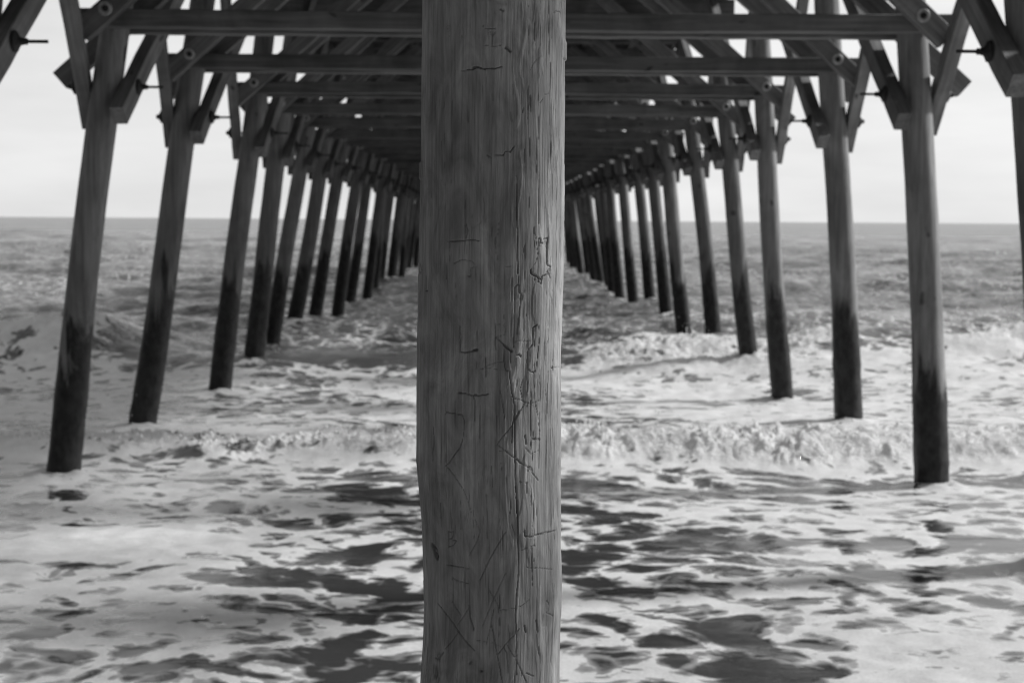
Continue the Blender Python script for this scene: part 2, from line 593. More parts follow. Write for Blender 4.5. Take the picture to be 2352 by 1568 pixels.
white1 = np.exp(-((Y - y1 - 0.30) / 0.75) ** 2) * (0.55 + 0.35 * sstep(-3, 1, X))
white1 = white1 * sstep(-0.85, -0.6, Y + rag - y1)
foam = foam + white1
t2 = sstep(-1.6, -0.6, Y + rag - y2)
foam = foam * (1 - t2) + far * t2
foam = foam + brk2 * np.exp(-((Y + 0.8 * rag - y2 + 0.55) / 1.0) ** 2) * (0.85 + 1.3 * nnoise(X * 1.6, Y * 1.4, 53))
foam = foam - (1 - brk2) * np.exp(-((Y - y2 + 0.5) / 0.6) ** 2) * 0.35
for (px_, py_) in PILE_BASE:
    e = np.hypot(X - px_, (Y - py_) * 0.8)
    m_ = e < 1.2
    fx_ = np.exp(-((e[m_] - 0.14) / 0.16) ** 2)
    foam[m_] = foam[m_] + fx_ * 0.40
    H[m_] = H[m_] + 0.035 * fx_ * (1 + 1.5 * nnoise(X[m_] * 6, Y[m_] * 6, 72))
foam = np.clip(foam, -0.4, 1.5)
turb = np.clip(sstep(0.35, 1.0, white1 * 1.8) + brk2 * np.exp(-((Y - y2 + 0.4) / 0.9) ** 2), 0, 1)
near_only = sstep(34, 26, Y)
lump = (0.55 + 1.3 * np.clip(nnoise(X * 0.9, Y * 0.9, 69) + 0.25, 0, 0.6)) * (np.abs(nnoise(X * 1.6, Y * 1.6, 61)) * 0.11 + np.abs(nnoise(X * 3.9, Y * 3.0, 62)) * 0.10 + np.abs(fbm(X * 10.0, Y * 7.5, 3, 66, 0.6)) * 0.09 - 0.05) * near_only
PX = turb * near_only * 0.10 * fbm(X * 2.4, Y * 2.4, 3, 67)
PY = turb * near_only * (-0.16 * np.abs(fbm(X * 2.2, Y * 2.0, 3, 68)) + 0.04)
H += turb * lump
H += 0.012 * np.clip(foam, 0, 1) * near_only * (1 + 1.5 * nnoise(X * 5, Y * 7, 71))
calm = 0.06 + 0.94 * sstep(12.5, 22, Y)
calm = calm * (1 - 0.55 * sstep(60, 400, Y))
P = np.stack([X + PX, Y + PY, H], -1)
me = grid_mesh("water", P, M_WATER, attrs={"foam": foam, "turb": turb, "chop": calm})
link("water", me, kind="structure")

# droplets thrown up by the two breakers
rp = np.random.RandomState(8)
sv, sf = [], []
OCT = [(1, 0, 0), (-1, 0, 0), (0, 1, 0), (0, -1, 0), (0, 0, 1), (0, 0, -1)]
OF = [(0, 2, 4), (2, 1, 4), (1, 3, 4), (3, 0, 4), (2, 0, 5), (1, 2, 5), (3, 1, 5), (0, 3, 5)]
Yrow1 = np.argmin(np.abs(Y - y1), 0)
Yrow2 = np.argmin(np.abs(Y - y2), 0)
for (rows_, cnt, amp_) in ((Yrow1, 1500, 0.10), (Yrow2, 1700, 0.20)):
    for _c in range(cnt // 12):
        j_ = rp.randint(150, cols - 150)
        i_ = max(rows_[j_] - 1, 0)
        if turb[i_, j_] < 0.35:
            continue
        bx_, by_, bz_ = X[i_, j_], Y[i_, j_] - 0.05, H[i_, j_]
        pl = rp.rand() ** 2
        for _d in range(12):
            q = (bx_ + rp.normal(0, 0.09), by_ + rp.normal(0, 0.12), bz_ + abs(rp.normal(0, 1)) * amp_ * (0.25 + pl))
            r_ = 0.004 + 0.010 * rp.rand() ** 2
            o_ = len(sv)
            sv += [(q[0] + a * r_, q[1] + b * r_, q[2] + c_ * r_ * 1.3) for a, b, c_ in OCT]
            sf += [tuple(o_ + t for t in f_) for f_ in OF]
k_ = Nodes("spray_droplets")
k_.l(k_.principled(0.8, 0.5).outputs[0], k_.out.inputs[0])
me = bpy.data.meshes.new("sea_spray")
me.from_pydata(sv, [], sf)
me.materials.append(k_.m)
link("sea_spray", me, kind="stuff", label="white droplets thrown up along the crests of the two breaking waves", category="sea spray")

# beach under and behind the camera
bx = np.linspace(-60, 60, 60)
by = np.linspace(-60, 9, 70)
BX, BY = np.meshgrid(bx, by)
BZ = 0.28 - 0.10 * (BY - 1.0) + 0.05 * fbm(BX * 0.3, BY * 0.3, 3, 81)
BZ = np.minimum(BZ, 1.0 + 0.02 * (-BY))
BZ = np.where(BY > 3, np.minimum(BZ, -0.12 - 0.1 * (BY - 3)), BZ)
me = grid_mesh("beach", np.stack([BX, BY, BZ], -1), M_SAND)
link("beach", me, kind="structure")

# ------------------------------------------------------------------ pier
pier = bpy.data.objects.new("wooden_pier", None)
COL.objects.link(pier)
pier["label"] = "long weathered timber pier on two rows of splayed round piles standing in the surf"
pier["category"] = "pier"

def timber(p0, p1, w, h, mat, seed=0, up_hint=(0, 0, 1), rough=0.003, trim0=None, trim1=None):
    """sawn timber with eased edges; returns mesh whose local x runs along it, and its matrix"""
    p0, p1 = Vector(p0), Vector(p1)
    L = (p1 - p0).length
    ax = (p1 - p0).normalized()
    side = ax.cross(Vector(up_hint)).normalized()
    upv = side.cross(ax).normalized()
    n = max(4, int(L / 0.25))
    ch = 0.007
    a, b = w / 2, h / 2
    prof = [(-a + ch, -b), (a - ch, -b), (a, -b + ch), (a, b - ch), (a - ch, b), (-a + ch, b), (-a, b - ch), (-a, -b + ch)]
    rr = np.random.RandomState(seed)
    Pm = np.zeros((n + 1, 8, 3))
    bow = rr.normal(0, 0.010, 2)
    for i in range(n + 1):
        t = i / n
        o1 = bow * math.sin(math.pi * t) + rr.normal(0, rough * 0.7, 2)
        for j, (s_, q) in enumerate(prof):
            Pm[i, j] = (t * L, s_ + o1[0], q + o1[1])
    me = grid_mesh("timber", Pm, mat, wrap=True, smooth=False, caps=True)
    mm = Matrix((ax, side, upv)).transposed().to_4x4()
    mm.translation = p0
    return me, mm


o_mat = {}


def add_timber(name, p0, p1, w, h, mat, parent=pier, seed=0, **kw):
    me, mm = timber(p0, p1, w, h, mat, seed, **kw)
    me.name = name
    o = link(name, me, parent)
    o.matrix_local = mm
    o_mat[o.name] = mm
    return o


def round_pile(xb, xt, y, z0, z1, r0, r1, seed, mat):
    rr = np.random.RandomState(seed)
    nseg, nz = 30, 60
    th = np.linspace(0, 2 * np.pi, nseg, endpoint=False)[None, :]
    z = np.linspace(z0, z1, nz)[:, None]
    t = (z - 0.0) / ZT
    cx = xb + (xt - xb) * t + 0.018 * np.sin(z * 1.1 + rr.rand() * 6)
    cy = y + rr.normal(0, 0.02) + 0.012 * np.sin(z * 1.3 + rr.rand() * 6)
    r = r0 + (r1 - r0) * (z - z0) / (z1 - z0)
    zz, tt = np.broadcast_arrays(z, th)
    bump = 0.006 * nnoise(np.cos(tt) * 1.6 + seed * 3.1, zz * 1.5 + np.sin(tt) * 1.6, seed) + 0.003 * nnoise(tt * 5, zz * 3.0, seed + 3)
    growth = 0.016 * sstep(1.6, 0.6, zz) * (0.5 + nnoise(tt * 3, zz * 7, seed + 9))
    r = r + bump + growth
    Pm = np.stack([cx - xb + r * np.cos(tt), cy - y + r * np.sin(tt), zz], -1)
    me = grid_mesh("pile", Pm, mat, wrap=True, caps=True)
    return me


def lathe(profile, axis_from, axis_dir, mat, seg=20):
    """profile (distance along axis, radius)"""
    ax = Vector(axis_dir).normalized()
    a = ax.orthogonal().normalized()
    b = ax.cross(a)
    o = Vector(axis_from)
    Pm = np.zeros((len(profile), seg, 3))
    for i, (t, r) in enumerate(profile):
        for j in range(seg):
            an = 2 * math.pi * j / seg
            p = o + ax * t + (a * math.cos(an) + b * math.sin(an)) * r
            Pm[i, j] = p
    return grid_mesh("lathe", Pm, mat, wrap=True, caps=True, smooth=False)


def join_meshes(name, meshes, mat):
    vs, fs = [], []
    for m_ in meshes:
        o = len(vs)
        vs += [tuple(v.co) for v in m_.vertices]
        fs += [tuple(i + o for i in p.vertices) for p in m_.polygons]
    me = bpy.data.meshes.new(name)
    me.from_pydata(vs, [], fs)
    me.materials.append(mat)
    for m_ in meshes:
        bpy.data.meshes.remove(m_)
    return me


BEAM_Z = ZR + 1.75
ROD_Z = ZR + 1.15
DECK_Z = ZR + 3.52       # underside of the stringers
TAN = math.tan(math.radians(41))
PR = 0.142

# through rod with cast washers (ogee shape), shared by all piles; local origin at the pile axis
def rod_mesh(sgn):
    ogee = [(0.0, 0.072), (0.012, 0.072), (0.022, 0.052), (0.04, 0.028), (0.065, 0.022), (0.085, 0.022)]
    inn = lathe(ogee, (-(PR + 0.138) * sgn, 0, 0), (-sgn, 0, 0), M_IRON)
    ou = lathe(ogee[:-1], ((PR + 0.138) * sgn, 0, 0), (sgn, 0, 0), M_IRON)
    rd = lathe([(0, 0.012), (0.82, 0.012)], (-(PR + 0.36) * sgn, 0, 0), (sgn, 0, 0), M_IRON, 10)
    return join_meshes("tie_rod", [inn, ou, rd], M_IRON)


rodR, rodL = rod_mesh(1), rod_mesh(-1)
ringm = lathe([(0, 0.030), (0, 0.058), (0.006, 0.062), (0.014, 0.056), (0.014, 0.034), (0.004, 0.030)], (0, 0, 0), (0, -1, 0), M_GALV, 24)
boltm = lathe([(0.0, 0.029), (0.008, 0.029), (0.008, 0.018), (0.05, 0.016)], (0, 0, 0), (0, -1, 0), M_IRON, 6)

for k, y in bent_y.items():
    rr = random.Random(100 + k)
    xs = {}
    for sgn, B_, T_ in ((-1, LB, LT), (1, RB, RT)):
        xb = BASE_X[(k, sgn)]
        xt = sgn * T_.get(k, 3.50 + rr.uniform(-0.08, 0.08))
        if k == 0 and sgn < 0:
            pass
        rad = 0.145 + rr.uniform(-0.012, 0.012)
        me = round_pile(xb, xt, y, -1.2, DECK_Z - 0.3, rad + 0.010, rad - 0.012, 320 + k * 2 + (sgn > 0), M_PILE)
        po = link("pile", me, pier)
        po.location = (xb, y, 0)
        sl = (xt - xb) / ZT
        xs[sgn] = (xb, sl)
        xr = xb + sl * ROD_Z
        rod = link("tie_rod", rodR if sgn > 0 else rodL, po)
        rod.location = (xr - xb, 0, ROD_Z + rr.uniform(-0.02, 0.02))
        # longitudinal braces: inner one climbs away from the beach, outer one climbs towards it
        ztop = DECK_Z - 0.02
        run = (ztop - ROD_Z) / TAN
        for inner in (True, False):
            dy = 1 if inner else -1
            off = -sgn * (PR + 0.068) if inner else sgn * (PR + 0.068)
            low = 0.30 if inner else 0.32
            zb, zt = ROD_Z - low * TAN, ztop
            p0 = (xb + sl * zb + off, y - dy * low, zb)
            p1 = (xb + sl * zt + off, y + dy * run, zt)
            o = add_timber("brace", p0, p1, 0.125, 0.18, M_BRACE, seed=(k + 9) * 10 + inner + 3 * (sgn > 0))
    # paired horizontal cross beams, one on each face of the piles
    xl = xs[-1][0] + xs[-1][1] * BEAM_Z
    xr_ = xs[1][0] + xs[1][1] * BEAM_Z
    fy, byy = y - PR - 0.078, y + PR + 0.078
    e0, e1 = -0.30 + rr.uniform(-0.06, 0.04), 0.30 + rr.uniform(-0.04, 0.1)
    bz = BEAM_Z + rr.uniform(-0.012, 0.012)
    add_timber("cross_beam", (xl + e0, fy, bz), (xr_ + e1, fy, bz + 0.01), 0.15, 0.155, M_TIMBER, seed=(k + 9) * 7 + 1)
    add_timber("cross_beam", (xl + e0 * 1.0, byy, bz), (xr_ + e1, byy, bz + 0.01), 0.15, 0.155, M_TIMBER, seed=(k + 9) * 7 + 2)
    # diagonal braces in the bent, outside the beams, rising to the middle of the pier
    for sgn, xp in ((-1, xl), (1, xr_)):
        slope = 0.86 + rr.uniform(-0.03, 0.03)
        for fb, lo in ((0, 0.19 + rr.uniform(0, 0.06)), (1, 0.60 if k == 1 else 0.40 + rr.uniform(-0.15, 0.12))):
            yb = (fy - 0.075 - 0.068) if fb == 0 else (byy + 0.075 + 0.068)
            xb0 = xp + sgn * lo
            zb0 = bz + 0.03 - lo * slope
            rise = DECK_Z - 0.02 - zb0
            x1 = xb0 - sgn * rise / slope
            o = add_timber("diagonal_brace", (xb0, yb, zb0), (x1, yb, DECK_Z - 0.02), 0.12, 0.185, M_BRACE, seed=(k + 9) * 13 + fb + 5 * (sgn > 0))
            if fb == 0:
                inv = o_mat[o.name].inverted()
                rg = link("washer", ringm, o)
                rg.matrix_local = inv @ Matrix.Translation((xp - sgn * 0.03, yb - 0.062, bz + 0.055))
                bt = link("bolt", boltm, o)
                bt.matrix_local = inv @ Matrix.Translation((xp - sgn * 0.03, yb - 0.0615, bz + 0.055))
    # pile cap under the stringers
    add_timber("pile_cap", (-3.78, y, DECK_Z - 0.15), (3.80, y, DECK_Z - 0.15), 0.28, 0.28, M_TIMBER, seed=(k + 9))

# stringers and deck
y_a, y_b = -12.0, bent_y[K1 - 1] + 1.0
for i, x in enumerate((-3.66, -2.75, -1.83, -0.92, 0.0, 0.92, 1.83, 2.75, 3.66)):
    me, mm = timber((x, y_a, DECK_Z + 0.15), (x, y_b, DECK_Z + 0.15), 0.12, 0.29, M_TIMBER, i)
    me.name = "stringer"
    o = link("stringer", me, pier)
    o.matrix_local = mm
# deck planks: one deck, boards with narrow gaps
vs, fs = [], []
rd = random.Random(5)
yv = y_a
n = 0
while yv < y_b:
    wv_ = 0.235
    e0, e1 = 3.78 + rd.uniform(-0.02, 0.03), 3.78 + rd.uniform(-0.02, 0.03)
    z0, z1 = DECK_Z + 0.297, DECK_Z + 0.345
    b = len(vs)
    for (x, yq, z) in ((-e0, yv, z0), (e1, yv, z0), (e1, yv + wv_, z0), (-e0, yv + wv_, z0),
                       (-e0, yv, z1), (e1, yv, z1), (e1, yv + wv_, z1), (-e0, yv + wv_, z1)):
        vs.append((x, yq, z))
    fs += [(b, b + 3, b + 2, b + 1), (b + 4, b + 5, b + 6, b + 7), (b, b + 1, b + 5, b + 4), (b + 1, b + 2, b + 6, b + 5),
           (b + 2, b + 3, b + 7, b + 6), (b + 3, b, b + 4, b + 7)]
    yv += wv_ + 0.006
me = bpy.data.meshes.new("deck")
me.from_pydata(vs, [], fs)
me.materials.append(M_DECK)
link("deck", me, pier)

# ------------------------------------------------------------------ the pile right in front of the camera
PD = 2.82                                  # distance of its axis
# silhouette in photo units: v, left, right
SIL = [(0, 970.5, 1300.5), (130, 969.5, 1298.5), (230, 969, 1296.5),
       (330, 968, 1296), (400, 966.8, 1295), (500, 965.5, 1294.5),
       (600, 963.5, 1294), (700, 961.5, 1292), (800, 960, 1290.5), (900, 958.5, 1289.5), (1000, 957.5, 1288.5),
       (1060, 957.5, 1287.5), (1085, 960, 1287), (1150, 966, 1287), (1200, 970.5, 1286.5), (1260, 972.5, 1287),
       (1320, 974, 1288), (1400, 975.5, 1287.5), (1450, 973, 1285), (1500, 970, 1284), (1540, 967, 1284), (1568, 966, 1284)]


def edge_point(u, v):
    d = ray(u, v)
    t = PD / d.y
    return Vector((d.x * t, PD, CAMZ + d.z * t))


zs_, cx_, rr_ = [], [], []
for (v, l_, r_) in SIL:
    a, b = edge_point(l_, v), edge_point(r_, v)
    zs_.append((a.z + b.z) / 2)
    cx_.append((a.x + b.x) / 2)
    hw = (b.x - a.x) / 2
    rr_.append(hw / math.sqrt(1 + (hw / PD) ** 2))
zs_, cx_, rr_ = np.array(zs_)[::-1], np.array(cx_)[::-1], np.array(rr_)[::-1]
ztop_v, zbot_v = zs_[-1], zs_[0]
zrows = np.concatenate([np.linspace(-1.0, zbot_v - 0.10, 40), np.arange(zbot_v - 0.08, ztop_v + 0.10, 0.0017), np.linspace(ztop_v + 0.12, DECK_Z - 0.02, 60)])
NC = 560
th = np.linspace(0, 2 * np.pi, NC, endpoint=False)          # 0 = towards the camera, positive to the right
CX = np.interp(zrows, zs_, cx_)
RR = np.interp(zrows, zs_, rr_)
# stretch beyond the view: keep a gentle taper
RR = np.where(zrows > ztop_v, rr_[-1] - 0.004 * (zrows - ztop_v), RR)
RR = np.where(zrows < zbot_v, rr_[0] + 0.004 * (zbot_v - zrows), RR)
ZZ, TH = np.meshgrid(zrows, th, indexing='ij')
THs = (TH + np.pi) % (2 * np.pi) - np.pi
depth = np.zeros_like(ZZ)
dirt_shade = np.zeros_like(ZZ)
rbar = float(np.mean(rr_))
SX = THs * rbar                            # arc length coordinate


def on_pile(u, v):
    """arc coordinate and height where the line of sight meets the pile"""
    d = ray(u, v)
    z = CAMZ
    for _ in range(6):
        cx = float(np.interp(z, zs_, cx_))
        r = float(np.interp(z, zs_, rr_))
        # solve |(t dx - cx, t dy - PD)| = r
        A = d.x * d.x + d.y * d.y
        Bq = -2 * (d.x * cx + d.y * PD)
        Cq = cx * cx + PD * PD - r * r
        disc = max(Bq * Bq - 4 * A * Cq, 0)
        t = (-Bq - math.sqrt(disc)) / (2 * A)
        z = CAMZ + d.z * t
    px, py = t * d.x - cx, t * d.y - PD
    return math.atan2(px, -py) * rbar, z


zvis = np.arange(len(zrows))


def groove(pts, wdt, dep, dr=0.85, jag=0.25, seed=0):
    """cut a line into the pile. wdt in mm (half width), dep in mm"""
    rj = np.random.RandomState(seed)
    wq = wdt / 1000.0 * 0.72
    dr *= 0.56
    dep *= 1.5
    for (a, b) in zip(pts[:-1], pts[1:]):
        m = wq * 3 + 0.002
        z0, z1 = min(a[1], b[1]) - m, max(a[1], b[1]) + m
        i0, i1 = np.searchsorted(zrows, z0), np.searchsorted(zrows, z1)
        if i1 <= i0:
            continue
        s0, s1 = min(a[0], b[0]) - m, max(a[0], b[0]) + m
        cmask = np.where((SX[0] > s0) & (SX[0] < s1))[0]
        if len(cmask) == 0:
            continue
        sub = np.ix_(np.arange(i0, i1), cmask)
        sx, sz = SX[sub], ZZ[sub]
        dx, dz = b[0] - a[0], b[1] - a[1]
        L2 = dx * dx + dz * dz + 1e-12
        t = np.clip(((sx - a[0]) * dx + (sz - a[1]) * dz) / L2, 0, 1)
        dd = np.hypot(sx - a[0] - t * dx, sz - a[1] - t * dz)
        wl = wq * (1 + jag * 2.2 * nnoise(sx * 160, sz * 160, 200 + seed % 9))
        k_ = np.clip(1.15 - dd / np.maximum(wl, 1e-4), 0, 1)
        k_ = np.minimum(k_ * 1.6, 1)
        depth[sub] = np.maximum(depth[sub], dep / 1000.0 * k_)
        dirt_shade[sub] = np.maximum(dirt_shade[sub], dr * k_)  # darkens the cut: grime and the shade of the recess as colour


PAN = {'A': (0, 2.24), 'B': (700, 2.24), 'C': (1350, 2.24), 'D': (2000, 1502 / 700)}


def mark(pan, pts, wdt=0.9, dep=1.2, dr=0.7):
    off, sc = PAN[pan]
    q = [on_pile((1600 + x / sc) / 1.7415, (off + y / sc) / 1.7415) for x, y in pts]
    groove(q, wdt, dep, dr, seed=int(abs(pts[0][0] * 7 + pts[0][1])))


T = mark
# panel A: top quarter of the pile
T('A', [(535, 640), (580, 635)], .8); T('A', [(600, 625), (660, 620), (690, 602), (740, 618), (800, 612), (860, 612), (910, 598)], 1.6, 2.2, .9)
T('A', [(655, 605), (680, 596), (760, 622)], 2.0, 2.5, .9)
T('A', [(760, 405), (850, 418), (920, 402)]); T('A', [(740, 220), (750, 255), (850, 258)]); T('A', [(825, 280), (825, 400)], .8)
T('A', [(800, 285), (845, 290), (835, 315), (815, 305)], 2.2, 1.2, .4)
T('A', [(915, 440), (918, 600)], .6, .6, .35); T('A', [(850, 1385), (925, 1390), (940, 1360), (990, 1358), (1025, 1310)], 1.5, 1.8, .8)
T('A', [(950, 1358), (988, 1360)], 2.2, 2, .8); T('A', [(780, 1390), (810, 1408)], 1.6, 1.5, .7); T('A', [(1166, 860), (1168, 960)], 1.6, 2, .8)
T('A', [(1380, 110), (1400, 100), (1430, 105), (1440, 125)], 1.2, 1.8, .8); T('A', [(1288, 852), (1330, 838), (1325, 848), (1295, 852)], .8, 1, .6)
T('A', [(1255, 920), (1278, 890)], .8); T('A', [(950, 430), (965, 440), (985, 460)], 3.4, 3, .95); T('A', [(900, 85), (925, 100)], 2.0, 2, .7)
T('A', [(870, 20), (940, 40)], 6, .5, .35); T('A', [(560, 330), (568, 345)], 4, .5, .35); T('A', [(825, 850), (830, 900)], 3, .5, .35)
T('A', [(985, 1010), (1000, 1085)], 3, .6, .4); T('A', [(1330, 0), (1335, 520)], .9, 1.6, .7); T('A', [(1345, 560), (1345, 1568)], .8, 1.8, .8)
T('A', [(1240, 560), (1236, 800), (1242, 1100), (1240, 1568)], .7, 1.2, .6); T('A', [(1395, 1150), (1395, 1568)], .7, 1.4, .7)
T('A', [(1115, 1340), (1115, 1500)], 1, 1.5, .7); T('A', [(610, 1000), (612, 1100)], .8, 1, .6); T('A', [(1165, 630), (1200, 560), (1250, 510), (1290, 520)], .7, .9, .45)
T('A', [(1105, 970), (1095, 1010)], 1.5, 1.2, .6); T('A', [(318, 850), (320, 1568)], .6, .8, .4); T('A', [(468, 900), (466, 1040)], .7, .8, .4)
T('A', [(280, 0), (282, 160)], .8, .8, .4); T('A', [(1010, 760), (1015, 850)], 1.4, .8, .4)
# panel B
T('B', [(1045, 0), (1047, 300), (1050, 700), (1055, 880)], 1.1, 2.6, .9); T('B', [(578, 160), (580, 300)], 1, 1.4, .7)
T('B', [(590, 440), (605, 500), (590, 560)], 1.6, 1.8, .75); T('B', [(595, 560), (597, 700)], .7, 1, .5)
T('B', [(400, 597), (450, 594)], .8, .8, .4); T('B', [(450, 594), (540, 588), (650, 577), (710, 590)], 1.4, 1.8, .75)
T('B', [(460, 690), (458, 760)], .9, 1, .5); T('B', [(410, 780), (410, 930)], .9, 1.4, .6); T('B', [(408, 910), (410, 930)], 1.8, 1.6, .8)
T('B', [(480, 790), (560, 755), (640, 770), (665, 800), (660, 825)], 1.1, 1, .45); T('B', [(640, 830), (680, 825)], 1, 1, .5)
T('B', [(633, 830), (632, 905)], 1.3, 1.5, .8); T('B', [(610, 905), (632, 908)], 1.8, 1.5, .7); T('B', [(925, 812), (990, 818)], 1, 1, .5)
T('B', [(1237, 565), (1252, 568), (1256, 612), (1275, 610)], 1.4, 3, .9); T('B', [(1243, 570), (1238, 640)], 2.4, 2, .5)
T('B', [(1288, 573), (1322, 567)], 1.3, 2.5, .85); T('B', [(1318, 570), (1314, 690), (1310, 800)], 2.2, 4.5, .95); T('B', [(1308, 590), (1306, 790)], 1.0, 2, .4)
T('B', [(1310, 805), (1345, 820), (1335, 860)], 1.5, 2.5, .85); T('B', [(1170, 850), (1185, 895), (1215, 905), (1240, 925), (1250, 942), (1265, 910), (1300, 895), (1312, 865), (1340, 825)], 1.4, 2.5, .85)
T('B', [(1232, 920), (1236, 960)], 1.8, 3, .9); T('B', [(1268, 905), (1258, 975)], 1.8, 3, .9); T('B', [(1175, 845), (1172, 885)], 1.8, 2.5, .8)
T('B', [(1318, 870), (1330, 900)], 2, 2.5, .7); T('B', [(1195, 810), (1225, 760), (1230, 700), (1215, 560), (1195, 500)], .8, 1.4, .45)
T('B', [(1032, 1003), (1050, 985), (1068, 990), (1068, 1055), (1085, 1065), (1075, 1130), (1070, 1220), (1058, 1320), (1050, 1420)], 1.1, 2.2, .4)
T('B', [(1030, 1005), (1028, 1250), (1025, 1400), (1022, 1540)], 1.0, 2.2, .7); T('B', [(1058, 900), (1062, 985)], .8, 1.4, .5)
T('B', [(537, 1350), (540, 1568)], 1.1, 2, .8); T('B', [(850, 1320), (850, 1440), (855, 1568)], 1.1, 1.8, .75)
T('B', [(852, 1330), (925, 1340), (950, 1380), (935, 1430), (855, 1450)], .8, 1, .5); T('B', [(860, 1455), (925, 1512), (1000, 1568)], 1.2, 1.8, .8)
T('B', [(1188, 1520), (1190, 1370), (1220, 1345)], 1.6, 2.4, .85); T('B', [(1238, 1350), (1240, 1500)], .9, 1.6, .6); T('B', [(1318, 1300), (1325, 1480), (1310, 1515)], 1.1, 1.8, .7)
T('B', [(230, 1040), (250, 1038)], 1.8, 2, .85); T('B', [(235, 900), (232, 1040)], .8, 1.2, .6); T('B', [(183, 795), (200, 850), (190, 885), (180, 860)], 1.6, 2, .8)
T('B', [(930, 1250), (935, 1335)], .8, 1.4, .4); T('B', [(1240, 0), (1240, 440)], .7, 1.2, .6); T('B', [(1360, 0), (1355, 500)], .7, 1.2, .5)
T('B', [(1395, 0), (1400, 900), (1398, 1568)], .7, 1.4, .65); T('B', [(1430, 200), (1428, 700)], .6, 1.1, .5); T('B', [(852, 560), (855, 700)], 1.1, 1.2, .6)
T('B', [(1110, 640), (1105, 695)], 1.1, 1.5, .7); T('B', [(325, 0), (328, 1300)], .6, .8, .35); T('B', [(820, 470), (825, 560)], 1, 1, .45)
# panel C
T('C', [(537, 0), (540, 125)], 1.1, 2, .85); T('C', [(545, 130), (580, 132), (640, 122), (690, 112)], 2.0, 2.4, .85); T('C', [(660, 112), (688, 108)], 3.6, 3, .95)
T('C', [(850, 0), (856, 105)], 1.1, 1.8, .75); T('C', [(930, 65), (960, 95), (1003, 125)], 2.6, 3, .85); T('C', [(1045, 160), (1070, 150), (1082, 168)], 2.2, 2.5, .8)
T('C', [(1150, 100), (1142, 140), (1138, 220), (1145, 280), (1165, 305), (1195, 312), (1218, 270), (1228, 160), (1240, 40)], 1.0, 2, .6)
T('C', [(1190, 0), (1188, 60), (1150, 105)], 1.5, 2, .8); T('C', [(1015, 0), (1020, 60)], 1.2, 1.6, .7); T('C', [(1030, 28), (1165, 35)], 1.2, .9, .15)
T('C', [(930, 100), (932, 200), (945, 290), (980, 300), (985, 370), (995, 440), (1005, 500)], 1.1, 2.2, .35)
T('C', [(990, 400), (1000, 480), (1015, 540), (1020, 600)], 1.3, 2.4, .85); T('C', [(1020, 640), (1018, 700), (1005, 790), (1003, 880), (1000, 940)], 1.3, 2.2, .35)
T('C', [(1025, 600), (1027, 900), (1028, 1100), (1035, 1300), (1045, 1568)], 1.4, 3.2, .95); T('C', [(763, 180), (768, 270), (768, 350)], 1.5, 1.8, .75)
T('C', [(715, 285), (800, 240), (880, 215), (1000, 210)], .8, 1, .5); T('C', [(720, 280), (800, 272), (895, 285)], .8, 1, .45)
T('C', [(1365, 262), (1372, 292)], 2.0, 2.5, .9); T('C', [(1352, 275), (1400, 268), (1440, 266)], .9, 1.4, .7); T('C', [(1396, 258), (1398, 280)], 1.1, 1.6, .8)
T('C', [(525, 490), (580, 498), (640, 515), (710, 516), (790, 506)], 1.3, 2.0, .8); T('C', [(525, 490), (545, 492)], 2.6, 2, .9); T('C', [(670, 508), (682, 512)], 2.6, 2, .9)
T('C', [(655, 525), (672, 570), (672, 640), (667, 740)], 1.2, 1.8, .75); T('C', [(898, 480), (912, 560), (925, 640), (935, 720)], 1.2, 1.4, .6)
T('C', [(395, 690), (395, 900), (400, 1110)], .8, 1, .5); T('C', [(395, 690), (420, 665), (490, 678), (555, 690), (572, 740), (570, 830), (558, 920), (530, 990), (480, 1050), (440, 1115), (402, 1145)], 1.0, 1.6, .65)
T('C', [(402, 1145), (440, 1180), (500, 1260), (560, 1350), (600, 1450), (635, 1568)], .9, 1.3, .55); T('C', [(410, 665), (430, 665)], 1.6, 1.6, .8); T('C', [(470, 1070), (495, 1035)], 1.5, 1.5, .75)
T('C', [(1015, 545), (1090, 560), (1130, 585), (1170, 595), (1250, 560)], .9, 1.2, .55); T('C', [(1120, 580), (1060, 690), (1000, 790), (930, 870), (870, 950)], 1.0, 1.4, .65)
T('C', [(1065, 660), (1050, 690), (1030, 735)], 1.8, 2, .85); T('C', [(870, 955), (930, 1000), (1000, 1060), (1080, 1120), (1150, 1165), (1240, 1280)], 1.0, 1.5, .65)
T('C', [(1040, 1085), (1080, 1125)], 1.8, 1.8, .8); T('C', [(890, 1015), (960, 1015), (1070, 1010)], .9, 1.2, .6); T('C', [(1145, 1195), (1145, 1152), (1170, 1160), (1190, 1195)], 1.1, 1.6, .75)
for i in range(9):
    T('C', [(1180 + i * 9, 898 + (i % 3) * 3), (1181 + i * 9, 918 - (i % 2) * 4)], 1.0, 1.8, .85)
T('C', [(1120, 880), (1128, 950)], 2.4, 1.8, .7); T('C', [(1132, 1295), (1135, 1390)], 1.4, 2, .8); T('C', [(1120, 1300), (1135, 1300)], 2, 2, .7); T('C', [(1070, 1285), (1085, 1295)], 1.6, 1.6, .75)
T('C', [(300, 800), (298, 860)], 1.6, 2, .75); T('C', [(303, 880), (303, 960), (290, 1020), (292, 1100)], 1.3, 1.8, .7); T('C', [(152, 1050), (158, 1130), (170, 1200)], 2.4, 3.5, .9)
T('C', [(1325, 300), (1325, 380), (1320, 480), (1318, 560), (1318, 680)], 1.2, 2, .75); T('C', [(490, 300), (492, 900)], .7, 1, .5); T('C', [(712, 600), (714, 900)], .8, 1.2, .55)
